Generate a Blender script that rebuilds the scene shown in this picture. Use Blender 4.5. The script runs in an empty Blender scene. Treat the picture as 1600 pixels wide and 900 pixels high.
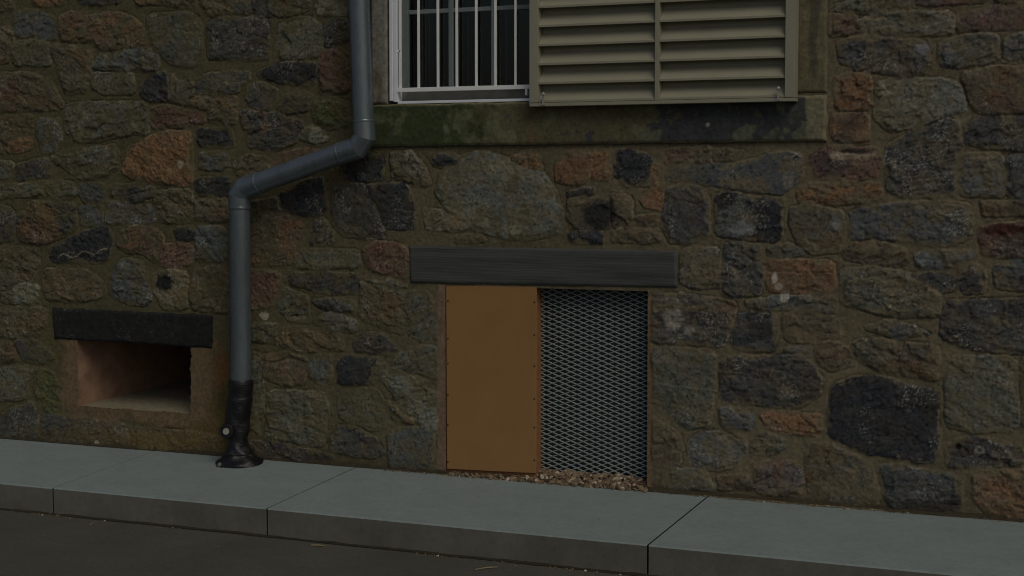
import bpy, bmesh, math, random
import numpy as np
from mathutils import Vector, Matrix
random.seed(7)
S = bpy.context.scene
COL = S.collection

# ------------------------------------------------------------ camera, sky, sun, exposure
FPX = 2571.0; PITCH = math.atan(165/FPX); YAW = math.radians(24.3); DIST = 8.5
CAM = np.array([DIST*math.sin(YAW), -DIST*math.cos(YAW), 1.547])
FW = np.array([-math.sin(YAW)*math.cos(PITCH), math.cos(YAW)*math.cos(PITCH), -math.sin(PITCH)])
RT = np.array([math.cos(YAW), math.sin(YAW), 0.0]); UP = np.cross(RT, FW)
cd = bpy.data.cameras.new('camera'); cam = bpy.data.objects.new('camera', cd); COL.objects.link(cam)
cam.location = CAM
cam.rotation_euler = Matrix((RT, UP, -FW)).transposed().to_euler()
cd.sensor_width = 36.0; cd.lens = FPX/1600*36.0; cd.clip_end = 500; cd.clip_start = 0.05
S.camera = cam
def at(px, py, Y=0.0):                       # a point of the photograph on the wall-parallel plane y = Y
    r = FW + RT*(px-800)/FPX - UP*(py-450)/FPX
    return CAM + r*((Y-CAM[1])/r[1])

SUN_EL, SUN_AZ = math.radians(47), math.radians(130)      # azimuth clockwise from +Y
w = bpy.data.worlds.new('World'); S.world = w; w.use_nodes = True
nt = w.node_tree; bg = nt.nodes['Background']
sky = nt.nodes.new('ShaderNodeTexSky'); sky.sky_type = 'NISHITA'; sky.sun_disc = False
sky.sun_elevation = SUN_EL; sky.sun_rotation = SUN_AZ; sky.air_density = 1.0; sky.dust_density = 4.0; sky.ozone_density = 1.0
nt.links.new(sky.outputs[0], bg.inputs[0]); bg.inputs[1].default_value = 0.10
sl = bpy.data.lights.new('sun', 'SUN'); so = bpy.data.objects.new('sun', sl); COL.objects.link(so)
sl.energy = 1.5; sl.angle = math.radians(30); sl.color = (1.0, 0.95, 0.82)
sd = Vector((math.sin(SUN_AZ)*math.cos(SUN_EL), math.cos(SUN_AZ)*math.cos(SUN_EL), math.sin(SUN_EL)))
so.rotation_euler = sd.to_track_quat('Z', 'Y').to_euler()
S.view_settings.view_transform = 'Standard'; S.view_settings.look = 'None'
S.view_settings.gamma = 1.0; S.view_settings.use_curve_mapping = False
S.view_settings.exposure = -1.36
S.render.engine = 'CYCLES'; S.cycles.filter_width = 1.05

# ------------------------------------------------------------ helpers
KA = 3.6
def lin(c):
    c = np.asarray(c, float)/255
    return np.where(c < 0.04045, c/12.92, ((c+0.055)/1.055)**2.4)
def alb(*c, k=KA):                          # surface colour from a tone measured under the photo's exposure
    return np.minimum(lin(c)*k, 0.85)

def link(name, me, mat=None, parent=None):
    o = bpy.data.objects.new(name, me); COL.objects.link(o)
    if mat: me.materials.append(mat)
    if parent: o.parent = parent; o.matrix_parent_inverse = Matrix.Translation(-Vector(parent_loc(parent)))
    return o
def parent_loc(p):
    return p.location if p.type == 'EMPTY' else Vector((0, 0, 0))
def tag(o, label=None, cat=None, group=None, kind=None):
    if label: o['label'] = label
    if cat: o['category'] = cat
    if group: o['group'] = group
    if kind: o['kind'] = kind
    return o
def empty(name, loc, label, cat, **k):
    o = bpy.data.objects.new(name, None); COL.objects.link(o); o.location = loc; o.empty_display_size = .1
    return tag(o, label, cat, **k)

class MB:
    def __init__(s): s.v = []; s.f = []; s.sm = []
    def add(s, vs, fs, smooth=False):
        b = len(s.v); s.v += [tuple(map(float, p)) for p in vs]
        s.f += [tuple(i+b for i in f) for f in fs]; s.sm += [smooth]*len(fs)
    def box(s, x0, x1, y0, y1, z0, z1):
        s.hexa([(x0,y0,z0),(x1,y0,z0),(x1,y1,z0),(x0,y1,z0),(x0,y0,z1),(x1,y0,z1),(x1,y1,z1),(x0,y1,z1)])
    def hexa(s, p):
        s.add(p, [(0,3,2,1),(4,5,6,7),(0,1,5,4),(1,2,6,5),(2,3,7,6),(3,0,4,7)])
    def quad(s, a, b, c, d): s.add([a,b,c,d], [(0,1,2,3)])
    def loft(s, rings, cap=True, smooth=True):
        n = len(rings[0]); vs = [p for r in rings for p in r]; fs = []
        for i in range(len(rings)-1):
            for j in range(n):
                k = (j+1) % n; fs.append((i*n+j, i*n+k, (i+1)*n+k, (i+1)*n+j))
        s.add(vs, fs, smooth)
        if cap:
            s.add(rings[0], [tuple(range(n))[::-1]]); s.add(rings[-1], [tuple(range(n))])
    def build(s, name, mat, parent=None, bevel=0.0):
        me = bpy.data.meshes.new(name); me.from_pydata(s.v, [], s.f)
        me.polygons.foreach_set('use_smooth', s.sm)
        bm = bmesh.new(); bm.from_mesh(me); bmesh.ops.recalc_face_normals(bm, faces=bm.faces[:]); bm.to_mesh(me); bm.free()
        me.update()
        o = link(name, me, mat, parent)
        if bevel:
            m = o.modifiers.new('bevel', 'BEVEL'); m.width = bevel; m.segments = 2; m.limit_method = 'ANGLE'
        return o

def circle(c, u, v, r, n=32, ph=0):
    c, u, v = map(np.asarray, (c, u, v))
    return [c + u*r*math.cos(2*math.pi*i/n+ph) + v*r*math.sin(2*math.pi*i/n+ph) for i in range(n)]
def sweep(mb, pts, r, n=32, cap=True, crisp=False):      # mitred tube along a polyline
    pts = [np.array(p, float) for p in pts]
    d = [(pts[i+1]-pts[i])/np.linalg.norm(pts[i+1]-pts[i]) for i in range(len(pts)-1)]
    u = np.cross(d[0], [0.0, 1.0, 0.0]); u /= np.linalg.norm(u); v = np.cross(d[0], u)
    rr = r if hasattr(r, '__len__') else [r]*len(pts)
    base = [(math.cos(2*math.pi*i/n), math.sin(2*math.pi*i/n)) for i in range(n)]
    rings = []
    off = [u*a+v*b for a, b in base]
    for k, p in enumerate(pts):
        if k == 0: nrm = d[0]; dd = d[0]
        elif k == len(pts)-1: nrm = d[-1]; dd = d[-1]
        else:
            nrm = d[k-1]+d[k]; nrm /= np.linalg.norm(nrm); dd = d[k-1]
        ring = []
        for o in off:
            o = o - dd*np.dot(o, nrm)/np.dot(dd, nrm); ring.append(o)
        rings.append([p+o*rr[k] for o in ring])
        if 0 < k < len(pts)-1:
            off = [o - d[k]*np.dot(o, d[k]) for o in ring]
            off = [o/np.linalg.norm(o) for o in off]
    if crisp:
        for k in range(len(rings)-1): mb.loft(rings[k:k+2], cap and k in (0, len(rings)-2))
    else: mb.loft(rings, cap)

# numpy value noise
def _h(ix, iy, seed):
    n = (ix.astype(np.int64)*374761393 + iy.astype(np.int64)*668265263 + seed*974711) & 0xffffffff
    n = ((n ^ (n >> 13))*1274126177) & 0xffffffff
    n = n ^ (n >> 16)
    return (n & 0xffff)/65535.0
def vn(x, y, seed=0):
    ix = np.floor(x); iy = np.floor(y); fx = x-ix; fy = y-iy
    fx = fx*fx*fx*(fx*(fx*6-15)+10); fy = fy*fy*fy*(fy*(fy*6-15)+10)
    a = _h(ix, iy, seed); b = _h(ix+1, iy, seed); c = _h(ix, iy+1, seed); d = _h(ix+1, iy+1, seed)
    return (a*(1-fx)+b*fx)*(1-fy) + (c*(1-fx)+d*fx)*fy
def fbm(x, y, oct=4, seed=0, gain=.5):
    s = 0; a = 1; t = 0
    for o in range(oct):
        s = s + a*vn(x, y, seed+o*17); t += a; a *= gain
        x, y = x*1.93*.8-y*1.93*.6+11.3, x*1.93*.6+y*1.93*.8+5.7
    return s/t
def facet(x, y, seed=0):                    # planar chips: each cell tilts its own way
    ix = np.floor(x); iy = np.floor(y); best = np.full(x.shape, 9.0); h = np.zeros(x.shape)
    for a in (-1, 0, 1):
        for c in (-1, 0, 1):
            jx, jy = ix+a, iy+c
            px = jx+_h(jx, jy, seed); py = jy+_h(jx, jy, seed+5)
            dx, dy = x-px, y-py; d = dx*dx+dy*dy
            gx_, gy_ = _h(jx, jy, seed+9)-.5, _h(jx, jy, seed+13)-.5
            m = d < best
            best = np.where(m, d, best); h = np.where(m, dx*gx_+dy*gy_+.35*(_h(jx, jy, seed+21)-.5), h)
    return h
def ridged(x, y, oct=4, seed=0):
    s = 0; a = 1; t = 0
    for o in range(oct):
        s = s + a*(1-abs(2*vn(x, y, seed+o*13)-1)); t += a; a *= .55; x, y = x*2.03-y*.3, y*2.03+x*.3
    return s/t
def ss(a, b, x):
    t = np.clip((x-a)/(b-a), 0, 1); return t*t*(3-2*t)
def mixc(c, d, t): return c*(1-t[..., None]) + d*t[..., None]

def shader(name): 
    m = bpy.data.materials.new(name); m.use_nodes = True
    return m, m.node_tree, m.node_tree.nodes['Principled BSDF']
def node(t, kind, **k):
    n = t.nodes.new(kind)
    for a, b in k.items(): setattr(n, a, b)
    return n
def noise(t, scale, detail=6, rough=.6, vec=None, coord='Object', sc=None):
    n = node(t, 'ShaderNodeTexNoise'); n.inputs['Scale'].default_value = scale
    n.inputs['Detail'].default_value = detail; n.inputs['Roughness'].default_value = rough
    tc = node(t, 'ShaderNodeTexCoord'); mp = node(t, 'ShaderNodeMapping')
    t.links.new(tc.outputs[coord], mp.inputs[0]); t.links.new(mp.outputs[0], n.inputs['Vector'])
    if sc: mp.inputs['Scale'].default_value = sc
    return n
def ramp(t, src, stops):
    r = node(t, 'ShaderNodeValToRGB'); e = r.color_ramp.elements
    while len(e) < len(stops): e.new(.5)
    for i, (p, c) in enumerate(stops):
        e[i].position = p; e[i].color = (*c, 1) if len(c) == 3 else c
    t.links.new(src, r.inputs[0]); return r
def mix(t, a, b, fac, mode='MIX'):
    m = node(t, 'ShaderNodeMix', data_type='RGBA', blend_type=mode)
    for s, v in ((m.inputs[6], a), (m.inputs[7], b), (m.inputs[0], fac)):
        if hasattr(v, 'links'): t.links.new(v, s)
        elif hasattr(v, '__len__'): s.default_value = (*v, 1)
        else: s.default_value = v
    return m.outputs[2]
def bump(t, bs, srcs):                     # srcs: (output, strength, distance)
    prev = None
    for o, st, di in srcs:
        b = node(t, 'ShaderNodeBump'); b.inputs['Strength'].default_value = st; b.inputs['Distance'].default_value = di
        t.links.new(o, b.inputs['Height'])
        if prev: t.links.new(prev, b.inputs['Normal'])
        prev = b.outputs[0]
    t.links.new(prev, bs.inputs['Normal'])
G = lambda v: (v, v, v)

def mat_plain(name, c, rough=.6, metal=0.0, spec=.5, var=.15, scale=18, bumps=.15, bd=.001):
    m, t, b = shader(name)
    n = noise(t, scale, 7, .65)
    r = ramp(t, n.outputs[0], [(.3, G(1-var)), (.7, G(1+var))])
    t.links.new(mix(t, tuple(c), r.outputs[0], 1.0, 'MULTIPLY'), b.inputs['Base Color'])
    b.inputs['Roughness'].default_value = rough; b.inputs['Metallic'].default_value = metal
    b.inputs['Specular IOR Level'].default_value = spec
    if bumps:
        n2 = noise(t, scale*9, 4, .6); bump(t, b, [(n2.outputs[0], bumps, bd)])
    return m
def mat_attr(name, rough=.92, spec=.25, fine=.35, b1=(.5, .004), b2=(.5, .0015), s1=45, s2=260):
    m, t, b = shader(name)
    a = node(t, 'ShaderNodeAttribute', attribute_name='tone')
    n = noise(t, s2, 5, .7); n1 = noise(t, s1, 8, .68)
    r = ramp(t, n.outputs[0], [(.3, G(1-fine)), (.7, G(1+fine))])
    r1 = ramp(t, n1.outputs[0], [(.32, G(1-fine*.8)), (.68, G(1+fine*.8))])
    c = mix(t, a.outputs['Color'], r.outputs[0], 1.0, 'MULTIPLY'); c = mix(t, c, r1.outputs[0], 1.0, 'MULTIPLY')
    t.links.new(c, b.inputs['Base Color'])
    b.inputs['Roughness'].default_value = rough; b.inputs['Specular IOR Level'].default_value = spec
    bump(t, b, [(n1.outputs[0], *b1), (n.outputs[0], *b2)])
    return m

def grid_mesh(name, Xs, Ys, Zs, tone, keep, mat, parent, skirt=None):
    """Xs,Ys,Zs,tone: (nz,nx) arrays; keep: (nz-1,nx-1) faces; skirt: y to which the outline is pulled back"""
    nz, nx = Xs.shape
    idx = np.arange(nz*nx).reshape(nz, nx)
    q = np.stack([idx[:-1, :-1], idx[:-1, 1:], idx[1:, 1:], idx[1:, :-1]], -1)[keep]
    co = np.stack([Xs, Ys, Zs], -1).reshape(-1, 3); tn = tone.reshape(-1, 3)
    quads = [q]
    if skirt is not None:
        ed = np.concatenate([idx[0, :], idx[1:, -1], idx[-1, -2::-1], idx[-2:0:-1, 0]])
        b = co[ed].copy(); b[:, 1] = skirt
        n0 = len(co); k = np.arange(len(ed)); k2 = (k+1) % len(ed)
        quads.append(np.stack([ed[k], n0+k, n0+k2, ed[k2]], -1))
        co = np.concatenate([co, b]); tn = np.concatenate([tn, tn[ed]])
    F = np.concatenate(quads)
    used = np.zeros(len(co), bool); used[F] = True
    remap = np.cumsum(used)-1; co = co[used]; tn = tn[used]; F = remap[F]
    me = bpy.data.meshes.new(name)
    me.vertices.add(len(co)); me.vertices.foreach_set('co', co.astype(np.float32).ravel())
    me.loops.add(F.size); me.loops.foreach_set('vertex_index', F.astype(np.int32).ravel())
    me.polygons.add(len(F)); me.polygons.foreach_set('loop_start', np.arange(0, F.size, 4, dtype=np.int32))
    me.polygons.foreach_set('loop_total', np.full(len(F), 4, np.int32))
    me.update(calc_edges=True)
    sm = np.ones(len(F), bool); 
    if skirt is not None: sm[len(q):] = False
    me.polygons.foreach_set('use_smooth', sm)
    at_ = me.attributes.new('tone', 'FLOAT_COLOR', 'POINT')
    at_.data.foreach_set('color', np.concatenate([tn, np.ones((len(tn), 1))], 1).astype(np.float32).ravel())
    return link(name, me, mat, parent)

def slab(name, corners, front, depth, tonef, hf, mat, parent, step=.005, rag=0.0):
    """a block with a worked front: corners TL,TR,BR,BL as (X,Z)"""
    tl, tr, br, bl = [np.array(c, float) for c in corners]
    nx = max(2, int(np.linalg.norm(tr-tl)/step)); nz = max(2, int(np.linalg.norm(tl-bl)/step))
    u = np.linspace(0, 1, nx)[None, :, None]; v = np.linspace(0, 1, nz)[:, None, None]
    P = (bl*(1-u)+br*u)*(1-v) + (tl*(1-u)+tr*u)*v
    X, Z = P[..., 0], P[..., 1]
    if rag: X, Z = X+rag*2*(fbm(X*14, Z*14, 4, 500)-.5), Z+rag*2*(fbm(X*14, Z*14, 4, 501)-.5)
    W_, H_ = np.linalg.norm(tr-tl), np.linalg.norm(tl-bl)
    e = np.minimum(np.minimum(u[..., 0], 1-u[..., 0])*W_, np.minimum(v[..., 0], 1-v[..., 0])*H_)
    e = np.broadcast_to(e, X.shape)
    h = hf(X, Z, e, u[..., 0]+0*X, v[..., 0]+0*X)
    t = tonef(X, Z, e, u[..., 0]+0*X, v[..., 0]+0*X)
    return grid_mesh(name, X, front-h, Z, t, np.ones((nz-1, nx-1), bool), mat, parent, skirt=front+depth)
# ------------------------------------------------------------ the street
SL = 0.073; YF = -0.893                     # the pavement falls towards the kerb
KZ = SL*YF; RZ = at(413, 838, YF)[2]        # kerb top and road level
def road_mat():
    m, t, b = shader('asphalt')
    n = noise(t, 2.2, 6, .6); n2 = noise(t, 75, 6, .85); n3 = noise(t, 420, 2, .5)
    r = ramp(t, n.outputs[0], [(.3, tuple(alb(44,44,38,k=2.5))), (.7, tuple(alb(53,52,45,k=2.5)))])
    r2 = ramp(t, n2.outputs[0], [(.3, G(.62)), (.6, G(1.15)), (.72, G(2.0))])
    t.links.new(mix(t, r.outputs[0], r2.outputs[0], 1.0, 'MULTIPLY'), b.inputs['Base Color'])
    b.inputs['Roughness'].default_value = .9
    bump(t, b, [(n2.outputs[0], .8, .004), (n3.outputs[0], .5, .001)])
    return m
mb = MB(); mb.quad((-120,-150,RZ),(120,-150,RZ),(120,.2,RZ),(-120,.2,RZ))
road = tag(mb.build('road', road_mat()), kind='structure')
mb = MB(); mb.quad((-400,-400,RZ-.25),(400,-400,RZ-.25),(400,400,RZ-.25),(-400,400,RZ-.25))
tag(mb.build('ground', mat_plain('earth', (.09,.08,.05), .95)), kind='structure')

def conc(name, c, var, dirt):
    m, t, b = shader(name)
    n = noise(t, 3.2, 7, .62, sc=(1.0, 1.6, 1)); n2 = noise(t, 26, 8, .78, sc=(1, 1.5, 1)); n3 = noise(t, 70, 5, .8)
    r = ramp(t, n.outputs[0], [(.3, tuple(alb(*dirt, k=var))), (.62, tuple(alb(*c, k=var)))])
    r2 = ramp(t, n2.outputs[0], [(.28, G(.74)), (.45, G(.95)), (.8, G(1.12))])
    r3 = ramp(t, n3.outputs[0], [(.30, G(.60)), (.40, G(.97)), (.62, G(1.04)), (.75, G(1.25))])
    cc = mix(t, r.outputs[0], r2.outputs[0], 1.0, 'MULTIPLY'); cc = mix(t, cc, r3.outputs[0], 1.0, 'MULTIPLY')
    t.links.new(cc, b.inputs['Base Color']); b.inputs['Roughness'].default_value = .72
    b.inputs['Specular IOR Level'].default_value = .35
    bump(t, b, [(n2.outputs[0], .25, .004), (n3.outputs[0], .3, .001)])
    return m
M_conc = conc('concrete', (79,87,86), 3.0, (75,82,80))
M_face = conc('kerb_face_concrete', (61,60,55), 3.2, (51,50,44))  # darker, browner concrete tone for the kerb face
pav = tag(empty('pavement', (0,0,0), None, None), kind='structure')
joints = [-8.9, -6.9, -5.55, -4.25, -2.262, -0.93, 1.067, 3.07, 5.0, 7.0, 9.0]
for i in range(len(joints)-1):
    a, b_ = joints[i]+.005, joints[i+1]-.005
    jit = random.uniform(-.0015, .0015)
    mb = MB(); c = .006
    pr = [(-.0, RZ-.02), (YF, RZ-.02), (YF, KZ-c), (YF+c*.4, KZ-c*.3), (YF+c, KZ+SL*c), (.0, 0.0)]
    pr = [(y, z+(jit if z > RZ else 0)) for y, z in pr]
    n = len(pr)
    vs = [(a,y,z) for y,z in pr]+[(b_,y,z) for y,z in pr]
    fs = [(k,(k+1)%n,n+(k+1)%n,n+k) for k in range(n)]+[tuple(range(n))[::-1], tuple(range(n,2*n))]
    mb.add(vs, fs); o = mb.build('slab', M_conc, pav); o.data.materials.append(M_face)
    for p in o.data.polygons:
        if abs(p.normal.y) > .9: p.material_index = 1
M_joint = mat_plain('dark_joint', (.006,.012,.011), .95, spec=0, bumps=0)
for j in joints[1:-1]:
    mb = MB(); mb.add([(j-.007,YF+.003,RZ-.01),(j+.007,YF+.003,RZ-.01),(j+.007,0,RZ-.01),(j-.007,0,RZ-.01),(j-.007,YF+.003,KZ-.004),(j+.007,YF+.003,KZ-.004),(j+.007,0,-.004),(j-.007,0,-.004)],[(0,3,2,1),(4,5,6,7),(0,1,5,4),(1,2,6,5),(2,3,7,6),(3,0,4,7)])
    mb.build('joint', M_joint, pav)
# a dark dirt seam where kerb and road meet
mb = MB()
xs = np.linspace(-8, 8, 900)
top = [(x, YF-.001, RZ+.004+.010*float(fbm(np.array([x*9]), np.array([3.]), 3, 5)[0])) for x in xs]
bot = [(x, YF-.010-.020*float(fbm(np.array([x*6]), np.array([9.]), 4, 6)[0]), RZ+.003) for x in xs]
for i in range(len(xs)-1): mb.quad(bot[i], bot[i+1], top[i+1], top[i])
tag(mb.build('dirt_seam', mat_plain('damp_dirt', (.022,.019,.008), .95)), 'thin line of dark dirt lying where the kerb meets the asphalt', 'dirt', kind='stuff')

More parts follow.
